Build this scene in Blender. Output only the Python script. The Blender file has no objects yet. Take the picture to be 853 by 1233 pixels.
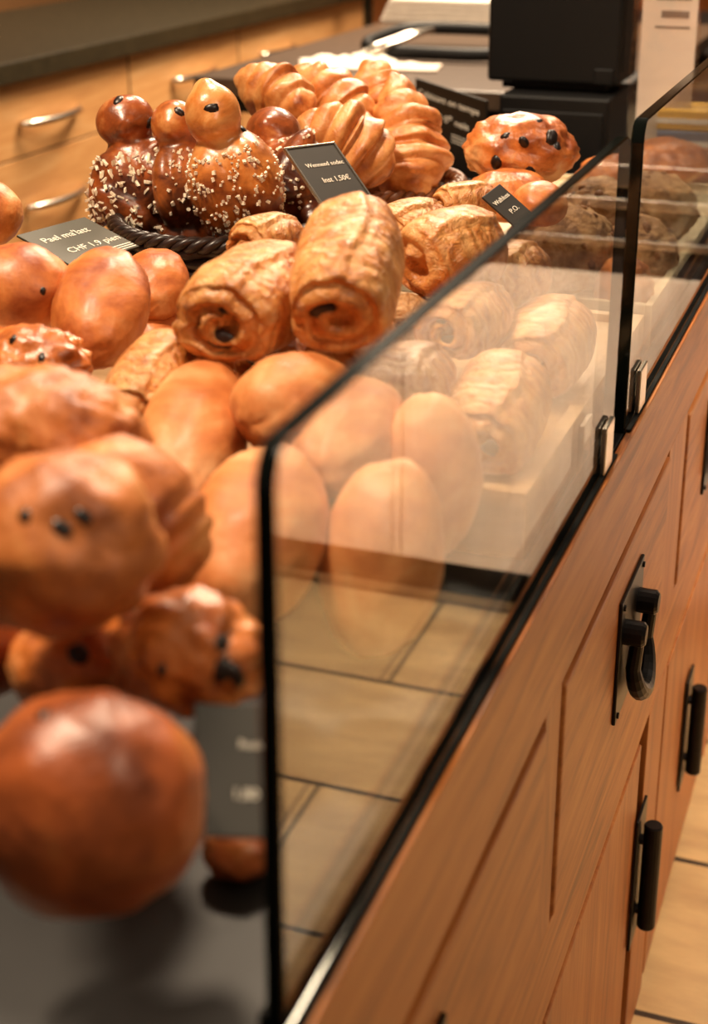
import bpy, bmesh, math, random
from mathutils import Vector, Matrix, noise
from mathutils.bvhtree import BVHTree
PI = math.pi
scn = bpy.context.scene
COL = scn.collection
R = random.Random(7)

# ------------------------------------------------------------------ camera
EYE = Vector((0.2027, 0.0, 0.4704))
cam = bpy.data.cameras.new('camera')
cam_o = bpy.data.objects.new('camera', cam)
COL.objects.link(cam_o)
RT = Vector((0.93961, 0.34226, 0.0))
UP = Vector((-0.12021, 0.33002, 0.93629))
FW = Vector((-0.32045, 0.87974, -0.35124))
cam_o.matrix_world = Matrix(((RT.x, UP.x, -FW.x, EYE.x), (RT.y, UP.y, -FW.y, EYE.y), (RT.z, UP.z, -FW.z, EYE.z), (0, 0, 0, 1)))
cam.sensor_width = 36
cam.lens = 53.55
cam.shift_y = -0.0823
cam.clip_start = 0.01
cam.dof.use_dof = True
cam.dof.focus_distance = 1.42
cam.dof.aperture_fstop = 5.2
scn.camera = cam_o

# ------------------------------------------------------------------ world, lamps, exposure
w = bpy.data.worlds.new('world')
scn.world = w
w.use_nodes = True
w.node_tree.nodes['Background'].inputs[0].default_value = (1.0, 0.80, 0.60, 1)
w.node_tree.nodes['Background'].inputs[1].default_value = 0.11
def area(loc, size, power, col=(1, 0.78, 0.55), aim=None, spread=180):
    l = bpy.data.lights.new('ceiling_or_added_light', 'AREA')
    l.size = size; l.spread = math.radians(spread); l.energy = power; l.color = col
    o = bpy.data.objects.new('ceiling_or_added_light', l)
    COL.objects.link(o)
    o.location = loc
    if aim:
        o.rotation_euler = (Vector(aim) - Vector(loc)).to_track_quat('-Z', 'Y').to_euler()
    return o
area((-0.75, 0.75, 1.55), 0.20, 33, aim=(-0.25, 0.9, 0.05))
area((-0.65, 2.1, 1.55), 0.20, 27, aim=(-0.35, 1.8, 0.05))
area((-0.95, 4.0, 1.6), 0.5, 112, aim=(-1.6, 3.8, -0.1))
area((0.75, 2.0, 1.65), 0.4, 13, aim=(0.7, 2.1, -0.9), spread=70, col=(1, .84, .66))  # unseen narrow lamp added to brighten the floor mirrored in the glass
area((0.75, 0.9, 1.5), 0.4, 5.8, aim=(0.62, 2.55, -0.35), spread=45, col=(1, .86, .72))  # unseen lamp added to brighten the cross counter front for its reflection
area((0.95, 0.4, 1.6), 0.4, 10, aim=(0.0, 1.2, -0.2))
area((-0.2, 3.4, 1.6), 0.4, 26, aim=(-0.2, 2.9, 0.0))
scn.view_settings.view_transform = 'Standard'
scn.view_settings.look = 'None'
scn.view_settings.exposure = 0.02
scn.view_settings.gamma = 1.0
scn.view_settings.use_curve_mapping = False

# ------------------------------------------------------------------ object helpers
def link_mesh(name, me, m, parent=None):
    o = bpy.data.objects.new(name, me)
    COL.objects.link(o)
    for x in (m if isinstance(m, (list, tuple)) else [m]):
        me.materials.append(x)
    if parent is not None:
        o.parent = parent
    return o
def tag(o, label, cat, group=None, kind=None):
    if label: o['label'] = label
    if cat: o['category'] = cat
    if group: o['group'] = group
    if kind: o['kind'] = kind
    return o
def thing(name, label, cat, loc=(0, 0, 0), group=None):
    o = bpy.data.objects.new(name, None)
    COL.objects.link(o)
    o.location = loc
    o.empty_display_size = 0.05
    return tag(o, label, cat, group)
def frame(c, xd, up):
    x = Vector(xd).normalized(); u = Vector(up)
    z = (u - x * u.dot(x)).normalized(); y = z.cross(x)
    m = Matrix((x, y, z)).transposed().to_4x4()
    m.translation = Vector(c)
    return m
def smooth(me, on=True):
    me.polygons.foreach_set('use_smooth', [on] * len(me.polygons)); me.update()
def bm_mesh(bm, name, sm=False):
    me = bpy.data.meshes.new(name)
    bmesh.ops.recalc_face_normals(bm, faces=bm.faces)
    bm.to_mesh(me); bm.free()
    if sm: smooth(me)
    return me
def add_box(bm, x0, x1, y0, y1, z0, z1, bev=0.0, seg=2):
    r = bmesh.ops.create_cube(bm, size=1)
    vs = r['verts']
    for v in vs:
        v.co = Vector(((x0 + x1) / 2 + v.co.x * (x1 - x0), (y0 + y1) / 2 + v.co.y * (y1 - y0), (z0 + z1) / 2 + v.co.z * (z1 - z0)))
    if bev > 0:
        es = list({e for v in vs for e in v.link_edges})
        bmesh.ops.bevel(bm, geom=es, offset=bev, segments=seg, affect='EDGES', profile=0.5)
def box(name, b, m, parent=None, bev=0.002):
    bm = bmesh.new(); add_box(bm, *b, bev=bev)
    return link_mesh(name, bm_mesh(bm, name), m, parent)
def add_tube(bm, pts, r, seg=10, closed=False, cap=True):
    pts = [Vector(p) for p in pts]; nn = len(pts); rings = []
    rr = r if callable(r) else (lambda t: r)
    ref = None
    for i, p in enumerate(pts):
        a = pts[(i - 1) % nn] if (closed or i > 0) else pts[0]
        b = pts[(i + 1) % nn] if (closed or i < nn - 1) else pts[-1]
        d = (b - a).normalized()
        if ref is None:
            ref = d.orthogonal().normalized()
        ref = (ref - d * ref.dot(d)).normalized(); s = d.cross(ref)
        q = rr(i / max(1, nn - 1))
        rings.append([bm.verts.new(p + (ref * math.cos(2 * PI * k / seg) + s * math.sin(2 * PI * k / seg)) * q) for k in range(seg)])
    m = nn if closed else nn - 1
    for i in range(m):
        A, B = rings[i], rings[(i + 1) % nn]
        for k in range(seg):
            bm.faces.new((A[k], A[(k + 1) % seg], B[(k + 1) % seg], B[k]))
    if cap and not closed:
        bm.faces.new(rings[0][::-1]); bm.faces.new(rings[-1])

# ------------------------------------------------------------------ materials
def rgb(h):
    h = h.lstrip('#'); c = [int(h[i:i + 2], 16) / 255 for i in (0, 2, 4)]
    return tuple(x / 12.92 if x < .04045 else ((x + .055) / 1.055) ** 2.4 for x in c) + (1,)
class NT:
    def __init__(s, name):
        s.m = bpy.data.materials.new(name); s.m.use_nodes = True
        s.t = s.m.node_tree; s.b = s.t.nodes['Principled BSDF']
    def n(s, k, **kw):
        x = s.t.nodes.new(k)
        for a, v in kw.items():
            if a in x.inputs: x.inputs[a].default_value = v
            else: setattr(x, a, v)
        return x
    def l(s, a, b): s.t.links.new(a, b)
    def math(s, op, a, b=None):
        x = s.t.nodes.new('ShaderNodeMath'); x.operation = op
        for i, v in enumerate((a, b)):
            if v is None: continue
            if isinstance(v, (int, float)): x.inputs[i].default_value = v
            else: s.l(v, x.inputs[i])
        return x.outputs[0]
    def coord(s, scale=(1, 1, 1)):
        tc = s.n('ShaderNodeTexCoord'); mp = s.n('ShaderNodeMapping')
        mp.inputs['Scale'].default_value = scale
        s.l(tc.outputs['Object'], mp.inputs[0]); return mp.outputs[0]
    def ramp(s, fac, stops):
        r = s.t.nodes.new('ShaderNodeValToRGB'); e = r.color_ramp.elements
        while len(e) < len(stops): e.new(0.5)
        for k, (p, c) in enumerate(stops): e[k].position = p; e[k].color = c
        s.l(fac, r.inputs[0]); return r.outputs[0]
    def bump(s, h, strength, dist):
        b = s.n('ShaderNodeBump'); b.inputs['Strength'].default_value = strength; b.inputs['Distance'].default_value = dist
        s.l(h, b.inputs['Height']); s.l(b.outputs[0], s.b.inputs['Normal'])
def plain(name, col, rough=0.5, metal=0.0, spec=0.5, nz=0.0, scale=40):
    k = NT(name); c = rgb(col) if isinstance(col, str) else col
    k.b.inputs['Roughness'].default_value = rough; k.b.inputs['Metallic'].default_value = metal
    k.b.inputs['Specular IOR Level'].default_value = spec
    k.b.inputs['Base Color'].default_value = c
    tx = k.n('ShaderNodeTexNoise', Scale=scale, Detail=3.0); k.l(k.coord(), tx.inputs['Vector'])
    lo = tuple(x * (1 - nz) for x in c[:3]) + (1,); hi = tuple(min(1, x * (1 + nz)) for x in c[:3]) + (1,)
    k.l(k.ramp(tx.outputs['Fac'], [(.3, lo), (.7, hi)]), k.b.inputs['Base Color'])
    return k.m
def crust(name, pale, gold, brown, rough=0.42, zr=0.035, zw=0.45, nsc=22, bump=0.2, coat=0.15, shift=0.0):
    """baked dough: pale in the cracks and on the sides, browner where the oven reached"""
    k = NT(name); c = k.coord()
    a = k.n('ShaderNodeTexNoise', Scale=float(nsc), Detail=5.0, Roughness=0.6, Distortion=0.4); k.l(c, a.inputs['Vector'])
    sx = k.n('ShaderNodeSeparateXYZ'); k.l(c, sx.inputs[0])
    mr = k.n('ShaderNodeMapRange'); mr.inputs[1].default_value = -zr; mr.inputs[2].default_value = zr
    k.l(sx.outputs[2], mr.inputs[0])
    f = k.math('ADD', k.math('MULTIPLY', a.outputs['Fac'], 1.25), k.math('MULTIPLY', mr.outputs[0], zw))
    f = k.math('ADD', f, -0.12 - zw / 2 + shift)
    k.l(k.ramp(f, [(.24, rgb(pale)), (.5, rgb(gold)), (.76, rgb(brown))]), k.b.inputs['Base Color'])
    k.b.inputs['Roughness'].default_value = rough
    k.b.inputs['Coat Weight'].default_value = coat; k.b.inputs['Coat Roughness'].default_value = 0.25
    h = k.n('ShaderNodeTexNoise', Scale=170.0, Detail=4.0); k.l(c, h.inputs['Vector'])
    h2 = k.n('ShaderNodeTexNoise', Scale=45.0, Detail=3.0); k.l(c, h2.inputs['Vector'])
    k.bump(k.math('ADD', h.outputs['Fac'], k.math('MULTIPLY', h2.outputs['Fac'], 2.0)), bump, 0.003)
    return k.m
def flaky(name, pale, gold, brown, bands=20.0, rough=0.4, bump=0.9):
    """laminated dough: thin curved layer lines and blistered flakes"""
    k = NT(name); c = k.coord()
    wv = k.n('ShaderNodeTexWave', Scale=bands, Distortion=16.0, Detail=4.0); wv.inputs['Detail Scale'].default_value = 1.3
    wv.bands_direction = 'X'; k.l(c, wv.inputs['Vector'])
    a = k.n('ShaderNodeTexNoise', Scale=30.0, Detail=5.0, Roughness=0.6); k.l(c, a.inputs['Vector'])
    v = k.n('ShaderNodeTexNoise', Scale=75.0, Detail=4.0, Roughness=0.7, Distortion=1.5); k.l(c, v.inputs['Vector'])
    f = k.math('ADD', k.math('MULTIPLY', wv.outputs['Fac'], 0.12), k.math('MULTIPLY', a.outputs['Fac'], 0.95))
    f = k.math('ADD', f, k.math('MULTIPLY', v.outputs['Fac'], 0.35)); f = k.math('ADD', f, -0.27)
    k.l(k.ramp(f, [(.27, rgb(pale)), (.5, rgb(gold)), (.74, rgb(brown))]), k.b.inputs['Base Color'])
    k.b.inputs['Roughness'].default_value = rough
    k.b.inputs['Coat Weight'].default_value = 0.2; k.b.inputs['Coat Roughness'].default_value = 0.3
    k.bump(k.math('ADD', k.math('MULTIPLY', wv.outputs['Fac'], 0.55), k.math('MULTIPLY', v.outputs['Fac'], 2.2)), bump, 0.0022)
    return k.m
def wood(name, c0, c1, c2, grain=(14, 1.2, 14), rough=0.45, knots=True):
    k = NT(name); c = k.coord(grain)
    a = k.n('ShaderNodeTexNoise', Scale=2.2, Detail=6.0, Roughness=0.62, Distortion=1.2); k.l(c, a.inputs['Vector'])
    b = k.n('ShaderNodeTexNoise', Scale=14.0, Detail=3.0); k.l(c, b.inputs['Vector'])
    f = k.math('ADD', k.math('MULTIPLY', a.outputs['Fac'], 0.8), k.math('MULTIPLY', b.outputs['Fac'], 0.2))
    k.l(k.ramp(f, [(.32, rgb(c0)), (.5, rgb(c1)), (.68, rgb(c2))]), k.b.inputs['Base Color'])
    k.b.inputs['Roughness'].default_value = rough
    k.bump(b.outputs['Fac'], 0.08, 0.002)
    return k.m
def glass_mat(name, tint):
    """thin clear pane: see-through with a mirror reflection that grows at grazing angles"""
    k = NT(name); k.t.nodes.remove(k.b)
    g = k.n('ShaderNodeNewGeometry'); d = k.n('ShaderNodeVectorMath', operation='DOT_PRODUCT')
    k.l(g.outputs['Normal'], d.inputs[0]); k.l(g.outputs['Incoming'], d.inputs[1])
    cs = k.math('ABSOLUTE', d.outputs['Value'])
    r = k.math('ADD', k.math('MULTIPLY', k.math('POWER', k.math('SUBTRACT', 1.0, cs), 5.0), 0.96), 0.04)
    tr = k.n('ShaderNodeBsdfTransparent'); tr.inputs[0].default_value = tint
    gl = k.n('ShaderNodeBsdfGlossy'); gl.inputs['Roughness'].default_value = 0.0
    mx = k.n('ShaderNodeMixShader'); k.l(r, mx.inputs[0]); k.l(tr.outputs[0], mx.inputs[1]); k.l(gl.outputs[0], mx.inputs[2])
    k.l(mx.outputs[0], k.t.nodes['Material Output'].inputs[0])
    return k.m
def tiles(name):
    k = NT(name); tc = k.n('ShaderNodeTexCoord')
    br = k.n('ShaderNodeTexBrick', Scale=1.0); br.offset = 0.5; br.offset_frequency = 2
    for nm, v in (('Color1', rgb('#d8b88a')), ('Color2', rgb('#cdaa78')), ('Mortar', rgb('#3a2a1c')), ('Mortar Size', 0.0055), ('Mortar Smooth', 0.1), ('Brick Width', 0.67), ('Row Height', 0.335), ('Bias', 0.0)):
        br.inputs[nm].default_value = v
    k.l(tc.outputs['Object'], br.inputs['Vector'])
    nz = k.n('ShaderNodeTexNoise', Scale=5.0, Detail=6.0, Roughness=0.6); k.l(k.coord((1, 3, 1)), nz.inputs['Vector'])
    mx = k.n('ShaderNodeMix'); mx.data_type = 'RGBA'; mx.blend_type = 'MULTIPLY'; mx.inputs[0].default_value = 0.6
    k.l(br.outputs['Color'], mx.inputs[6]); k.l(k.ramp(nz.outputs['Fac'], [(.3, rgb('#a88a66')), (.7, rgb('#fff4e0'))]), mx.inputs[7])
    k.l(mx.outputs[2], k.b.inputs['Base Color']); k.b.inputs['Roughness'].default_value = 0.38
    k.bump(br.outputs['Fac'], -0.3, 0.002)
    return k.m

M = {}
M['brioche'] = crust('soft_roll_crust', '#ecb57e', '#db8a4c', '#b35a26', rough=.55, zw=.3, nsc=14, bump=.14, coat=.05, shift=-.06)
M['milk'] = crust('milk_roll_crust', '#edb67c', '#d27c3c', '#98461a', rough=.45, zw=.35, nsc=18, bump=.14, coat=.08)
M['glazed'] = crust('glazed_bun_crust', '#efb06c', '#cc7634', '#874015', rough=.5, zw=.3, nsc=18, bump=.22, coat=.05, shift=-.04)
M['browned'] = crust('dark_bun_crust', '#e39a50', '#b45a26', '#6a2e10', rough=.42, zw=.3, nsc=15, bump=.2, coat=.12, shift=-.02)
M['raisinbun'] = crust('raisin_bun_crust', '#f0bb80', '#d87c38', '#8f4212', rough=.36, zw=.4, nsc=26, bump=.35, coat=.25)
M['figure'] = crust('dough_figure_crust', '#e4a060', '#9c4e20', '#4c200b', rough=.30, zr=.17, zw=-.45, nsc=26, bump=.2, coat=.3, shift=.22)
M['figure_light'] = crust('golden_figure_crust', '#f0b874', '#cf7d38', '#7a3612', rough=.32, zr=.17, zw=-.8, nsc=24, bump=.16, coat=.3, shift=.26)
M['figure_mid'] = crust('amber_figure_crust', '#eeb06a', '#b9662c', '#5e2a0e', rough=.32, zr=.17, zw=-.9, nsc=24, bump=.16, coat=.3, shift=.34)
M['flaky'] = flaky('laminated_crust', '#eaac68', '#c97b35', '#783310')
M['croissant'] = flaky('croissant_crust', '#e6a362', '#c87635', '#823a12', bands=9.0, bump=.3)
M['seeded'] = crust('grain_loaf_crust', '#ecc79a', '#c08e5c', '#7e5330', rough=.6, zw=.2, nsc=45, bump=.9, coat=0)
M['raisin'] = plain('raisin', '#1d0f0a', .35, nz=.3, scale=200)
M['choc'] = plain('baked_chocolate', '#2a120a', .45)
M['sugar'] = plain('pearl_sugar', '#f7e8cf', .4)
M['seed'] = plain('walnut_pieces', '#8c5a34', .6, nz=.4, scale=150)
M['wicker_dark'] = plain('black_wicker', '#2b1c17', .35, nz=.5, scale=90)
M['wicker'] = plain('brown_wicker', '#7b4a28', .4, nz=.4, scale=90)
M['oak'] = wood('cherry_wood_along', '#82451c', '#b0662a', '#c68040')
M['oak_v'] = wood('cherry_wood_upright', '#82451c', '#ae6429', '#c27c3e', grain=(14, 14, 1.2))
M['oak_gap'] = plain('cabinet_shadow_gap', '#20120a', .8)
M['light_oak'] = wood('light_oak_along', '#b98250', '#cc965e', '#d8a872', grain=(8, 1.0, 8))
M['beech'] = wood('pale_tray_wood', '#ae885e', '#c29c72', '#d2b088', grain=(3, 10, 10), rough=.55)
M['pale_panel'] = wood('pale_panel_wood', '#d6c0aa', '#e4d2be', '#eedfcd', grain=(10, 10, 1))
M['board'] = plain('pale_board', '#d8c4a2', .6, nz=.08, scale=60)
M['stone'] = plain('dark_stone', '#2f2819', .4, nz=.25, scale=60)
M['stone_brown'] = plain('brown_stone', '#4c3a2b', .4, nz=.15, scale=60)
M['black_top'] = plain('black_counter', '#0b0908', .5, nz=.3, scale=60)
M['black'] = plain('black_plastic', '#080707', .5, spec=.3, nz=.1)
M['black_soft'] = plain('dark_case', '#060505', .55, spec=.3)
M['iron'] = plain('black_iron', '#191412', .38, metal=.6, nz=.3, scale=80)
M['steel'] = plain('brushed_steel', '#d9cdbf', .25, metal=1.0)
M['white'] = plain('white_cloth', '#efe6d8', .8, nz=.06)
M['card'] = plain('slate_card', '#2c2722', .5, nz=.1)
M['card_olive'] = plain('olive_slate_card', '#35311f', .5, nz=.1)
M['ink'] = plain('chalk_lettering', '#f1e9da', .8)
M['paper'] = plain('sign_paper', '#ead6c4', .7)
M['print'] = plain('grey_print', '#7d6a5c', .8)
M['glass'] = glass_mat('clear_glass', (.965, .985, .965, 1))
M['acrylic'] = glass_mat('clear_acrylic', (.97, .97, .97, 1))
M['edge'] = plain('dark_green_glass_edge', '#0a0e0a', .08, spec=.3)
M['rubber'] = plain('black_seal', '#080908', .7, spec=.2)
M['tile'] = tiles('floor_tiles')
M['wall'] = plain('warm_wall', '#b98a5c', .9)
M['yellow'] = plain('yellow_carton', '#e5ae3c', .6)
M['blue'] = plain('blue_carton', '#51607c', .6)
M['crumb'] = plain('crumbs', '#8a5a2c', .8)

# ------------------------------------------------------------------ setting
fl = box('floor', (-4.55, 4.45, -3.4, 7.1, -.05, 0), M['tile'], bev=0); fl.location = (0.55, 1.91, -0.9); fl['kind'] = 'structure'
wb = box('wall_back', (-4.0, 5.0, 8.8, 9.0, -.9, 2.0), M['wall'], bev=0); wb['kind'] = 'structure'
wl = box('wall_left', (-4.0, -3.9, -1.4, 8.8, -.9, 2.0), M['wall'], bev=0); wl['kind'] = 'structure'

# display counter: black worktop, glass, cherry cabinet front
ct = box('display_worktop', (-.80, -.0004, -.35, 5.2, -.03, 0), M['black_top'], bev=.002)
tag(ct, 'long black worktop carrying the trays, baskets and breads', 'worktop')
cab = thing('counter_cabinet', 'orange-brown wooden counter cabinet with black iron handles', 'cabinet', (0, 1.2, -.9))
cab_off = Vector((0, 1.2, -.9))
def cpart(name, b, m, parent=None, bev=.0015):
    b2 = (b[0], b[1], b[2] - 1.2, b[3] - 1.2, b[4] + .9, b[5] + .9)
    return box(name, b2, m, parent or cab, bev)
FX = .008
cpart('carcass', (-.79, -.02, -.3, 5.15, -.9, -.031), M['oak_gap'])
cpart('top_rail', (.0004, FX, -.35, 5.2, -.106, .001), M['oak'])
cpart('edge_highlight', (FX - .002, FX + .0006, -.35, 5.2, .0012, .0024), M['oak'], bev=.0006)  # thin strip added to give the bright highlight line along the rail's edge
cpart('middle_rail', (-.019, FX - .001, -.35, 5.2, -.423, -.328), M['oak'])
DRW = [(-.32, .33), (.41, .935), (.995, 1.492), (1.625, 2.19), (2.27, 2.84), (2.92, 3.5)]
edges = [(-.35, -.325)] + [(DRW[i][1] + .004, DRW[i + 1][0] - .004) for i in range(5)] + [(3.504, 5.2)]
for y0, y1 in edges:
    cpart('stile', (-.019, FX - .0005, y0, y1, -.328, -.106), M['oak_v'])
    cpart('stile', (-.019, FX - .0005, y0, y1, -.9, -.423), M['oak_v'])
def drop_handle(parent, yc, zc, k):
    bm = bmesh.new()
    add_box(bm, FX + .002, FX + .0055, yc - .056, yc + .056, zc - .062, zc + .062, bev=.001)
    for s in (-1, 1):
        y = yc + s * .034; z = zc + .024
        add_tube(bm, [(FX + .004, y, z), (FX + .022, y, z), (FX + .025, y, z)], lambda t: .012 if t < .9 else .009, seg=16)
        for zz in (zc + .055, zc - .055):
            add_tube(bm, [(FX + .005, yc + s * .048, zz), (FX + .0075, yc + s * .048, zz)], .003, seg=8)
    P = [(FX + .018, yc - .034, zc + .024)]
    for i in range(13):
        a = PI * i / 12
        P.append((FX + .015 + .006 * math.sin(a), yc - .034 * math.cos(a), zc - .012 - .036 * math.sin(a)))
    P.append((FX + .018, yc + .034, zc + .024))
    add_tube(bm, P, lambda t: .0062 + .0035 * math.sin(PI * t), seg=12)
    bmesh.ops.translate(bm, verts=bm.verts, vec=-cab_off)
    return link_mesh('drop_handle', bm_mesh(bm, 'drop_handle', False), M['iron'], parent)
def bar_pull(parent, yc, z1, z0):
    bm = bmesh.new()
    add_box(bm, FX + .002, FX + .0055, yc - .028, yc + .028, z0 - .02, z1 + .02, bev=.001)
    add_tube(bm, [(FX + .018, yc, z0 - .002), (FX + .018, yc, z0), (FX + .018, yc, z1), (FX + .018, yc, z1 + .002)], lambda t: .0105 if .2 < t < .8 else .009, seg=18)
    for z in (z0 + .02, z1 - .02):
        add_tube(bm, [(FX + .004, yc, z), (FX + .016, yc, z)], .006, seg=10)
    bmesh.ops.translate(bm, verts=bm.verts, vec=-cab_off)
    return link_mesh('bar_pull', bm_mesh(bm, 'bar_pull', False), M['iron'], parent)
for i, (y0, y1) in enumerate(DRW):
    d = cpart('drawer', (-.015, FX + .002, y0, y1, -.3236, -.1115), M['oak'], bev=.003)
    if i >= 1:
        drop_handle(d, (1.272, 1.845, 2.55, 3.2)[i - 2] if i >= 2 else .62, -.212, i)
    d2 = cpart('door', (-.015, FX + .0005, y0 - .0 * i, y1 - (.05 if i == 2 else 0), -.88, -.428), M['oak_v'])
    if i == 2: bar_pull(d2, 1.462, -.542, -.676)
    elif i == 3: bar_pull(d2, 1.845, -.577, -.706)
    elif i > 3: bar_pull(d2, y0 + .05, -.577, -.706)
    else: bar_pull(d2, y1 - .05, -.542, -.676)

def pane(name, y0, y1, z1, t, r, label):
    """upright pane with rounded upper corners; front, back faces clear, rim dark green"""
    pts = [(y0, 0.0)]
    for k in range(9):
        a = PI / 2 * k / 8
        pts.append((y0 + r - r * math.cos(a), z1 - r + r * math.sin(a)))
    for k in range(9):
        a = PI / 2 * k / 8
        pts.append((y1 - r + r * math.sin(a), z1 - r + r * math.cos(a)))
    pts.append((y1, 0.0))
    o = thing(name, label, 'glass', (0, (y0 + y1) / 2, 0), 'glass guards along the counter edge')
    yc = (y0 + y1) / 2
    bm = bmesh.new(); c = .0012
    nrm = []
    def loop(x, ins):
        cx = yc; cz = z1 / 2
        return [bm.verts.new((x, p[0] - yc + (ins if p[0] < yc else -ins), min(p[1], z1 - ins) if p[1] > cz else p[1] + (ins if p[1] == 0 else 0))) for p in pts]
    F0 = loop(-t, c); F1 = loop(-t + c, 0); F2 = loop(-c, 0); F3 = loop(0, c)
    bm.faces.new(F0); bm.faces.new(F3[::-1])
    nn = len(pts)
    for A, B in ((F0, F1), (F1, F2), (F2, F3)):
        for i in range(nn):
            f = bm.faces.new((A[i], A[(i + 1) % nn], B[(i + 1) % nn], B[i])); f.material_index = 1
    me = bm_mesh(bm, name)
    link_mesh('glass_sheet', me, [M['glass'], M['edge']], o)
    bm = bmesh.new()
    add_box(bm, -t - .004, -t - .0005, y0 - yc, y1 - yc, 0.0005, .010, bev=.001)
    add_box(bm, .0005, .0052, y0 - yc, y1 - yc, .0015, .0045, bev=.001)
    link_mesh('black_seal', bm_mesh(bm, 'seal'), M['rubber'], o)
    return o
pane('glass_guard', .472, 1.185, .27, .009, .018, 'nearest clear glass guard pane with dark green edge')
pane('glass_guard', 1.245, 2.60, .27, .011, .018, 'farther clear glass guard pane beyond the narrow gap')
def clamp(y, label):
    o = thing('glass_clamp', label, 'clamp', (0, y, 0), 'steel clamps holding the glass')
    bm = bmesh.new()
    add_box(bm, -.018, -.0125, -.016, .016, .003, .046, bev=.001)
    add_box(bm, 0.0006, .0050, -.016, .016, .0055, .046, bev=.001)
    link_mesh('plate', bm_mesh(bm, 'plates'), M['steel'], o)
    return o
clamp(1.145, 'small steel clamp at the far end of the nearest glass pane')
clamp(1.30, 'small steel clamp at the near end of the farther glass pane')

# trays
def tray(name, b, label, wall=.008, m=None, floor_z=None):
    x0, x1, y0, y1, z0, z1 = b
    o = thing(name, label, 'tray', ((x0 + x1) / 2, (y0 + y1) / 2, z0), 'wooden bread trays')
    cx, cy = (x0 + x1) / 2, (y0 + y1) / 2
    m = m or M['beech']
    box('bottom_board', (x0 - cx, x1 - cx, y0 - cy, y1 - cy, 0, (floor_z or z1 - .008) - z0), m, o)
    for bb in ((x0, x0 + wall, y0, y1), (x1 - wall, x1, y0, y1), (x0 + wall, x1 - wall, y0, y0 + wall), (x0 + wall, x1 - wall, y1 - wall, y1)):
        box('rim_board', (bb[0] - cx, bb[1] - cx, bb[2] - cy, bb[3] - cy, .001, z1 - z0), m, o, bev=.001)
    return o
tray('bread_tray', (-.33, -.020, .965, 1.44, 0.0, .052), 'pale wooden tray behind the nearest glass, under the rolled pastries', wall=.012)
tray('bread_tray', (-.36, -.022, 1.50, 2.14, 0.0, .045), 'pale wooden tray behind the farther glass, under the grain loaves', m=M['board'])
tray('bread_tray', (-.78, -.36, .80, 1.26, 0.0, .03), 'low wooden tray under the smooth rolls by the olive card')

# ------------------------------------------------------------------ dough shapes
def grid_sphere(nu, nv, fn):
    vs = [fn(Vector((-1, 0, 0)))]; fs = []
    for i in range(1, nv):
        a = PI * i / nv
        for j in range(nu):
            b = 2 * PI * j / nu
            vs.append(fn(Vector((-math.cos(a), math.sin(a) * math.cos(b), math.sin(a) * math.sin(b)))))
    vs.append(fn(Vector((1, 0, 0))))
    for j in range(nu):
        fs.append((0, 1 + (j + 1) % nu, 1 + j))
        e = 1 + (nv - 2) * nu
        fs.append((len(vs) - 1, e + j, e + (j + 1) % nu))
    for i in range(nv - 2):
        for j in range(nu):
            a = 1 + i * nu + j; b = 1 + i * nu + (j + 1) % nu
            fs.append((a, b, b + nu, a + nu))
    return vs, fs
def to_mesh(name, vs, fs):
    me = bpy.data.meshes.new(name); me.from_pydata([tuple(v) for v in vs], [], fs); smooth(me)
    return me
def fbm(p, o=3):
    return noise.fractal(p, 1.0, 2.0, o)
def loaf(name, c, xd, up, dims, m, label, cat, group=None, lump=.04, freq=2.0, taper=0.0, flat=.75, seed=0, crease=None, nu=56, nv=36, pw=1.0):
    a, b, h = dims; off = Vector((seed * 3.7, seed * 1.3, seed * 2.1))
    def fn(d):
        q = 1 + lump * fbm(d * freq + off)
        if pw != 1.0:
            d = Vector([math.copysign(abs(t) ** pw, t) for t in d])
        p = Vector((d.x * a, d.y * b * (1 + taper * d.x), d.z * h * (1 + taper * d.x))) * q
        if p.z < -flat * h: p.z = -flat * h + (p.z + flat * h) * .25
        if crease:
            for (ax, pos, wd, dep) in crease:
                t = (d[ax] - pos) / wd
                k = 1 - dep * math.exp(-t * t)
                p = Vector((p.x if ax == 0 else p.x * k, p.y * k, p.z * k))
        return p
    me = to_mesh(name, *grid_sphere(nu, nv, fn))
    o = link_mesh(name, me, m)
    o.matrix_world = frame(c, xd, up)
    return tag(o, label, cat, group)
def blob_bm(bm, c, r, stretch=(1, 1, 1), seed=0, rot=None, sub=2, amp=.18):
    res = bmesh.ops.create_icosphere(bm, subdivisions=sub, radius=1)
    for v in res['verts']:
        q = 1 + amp * noise.noise(v.co * 2.2 + Vector((seed, seed * 2.3, 0)))
        p = Vector((v.co.x * stretch[0], v.co.y * stretch[1], v.co.z * stretch[2])) * (r * q)
        if rot is not None: p = rot @ p
        v.co = p + Vector(c)
def bits(o, dirs, r, name, m, stretch=(1.3, .95, .65), sink=.6):
    """small pieces pressed into the crust where the given sight lines meet it"""
    me = o.data; t = BVHTree.FromPolygons([v.co for v in me.vertices], [p.vertices[:] for p in me.polygons])
    mi = o.matrix_world.inverted(); e = mi @ EYE
    for i, d in enumerate(dirs):
        dl = (mi.to_3x3() @ Vector(d)).normalized()
        hitp, nr, _, _ = t.ray_cast(e, dl)
        if hitp is None: continue
        if nr.dot(dl) > 0: nr = -nr
        rr = r[i] if isinstance(r, (list, tuple)) else r
        bm = bmesh.new()
        q = nr.to_track_quat('Z', 'X').to_matrix() @ Matrix.Rotation(R.uniform(0, 6.3), 3, 'Z')
        blob_bm(bm, hitp - nr * rr * sink * stretch[2], rr, stretch, seed=i * 3.1 + rr * 500, rot=q)
        link_mesh(name, bm_mesh(bm, name, True), m, o)
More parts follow.
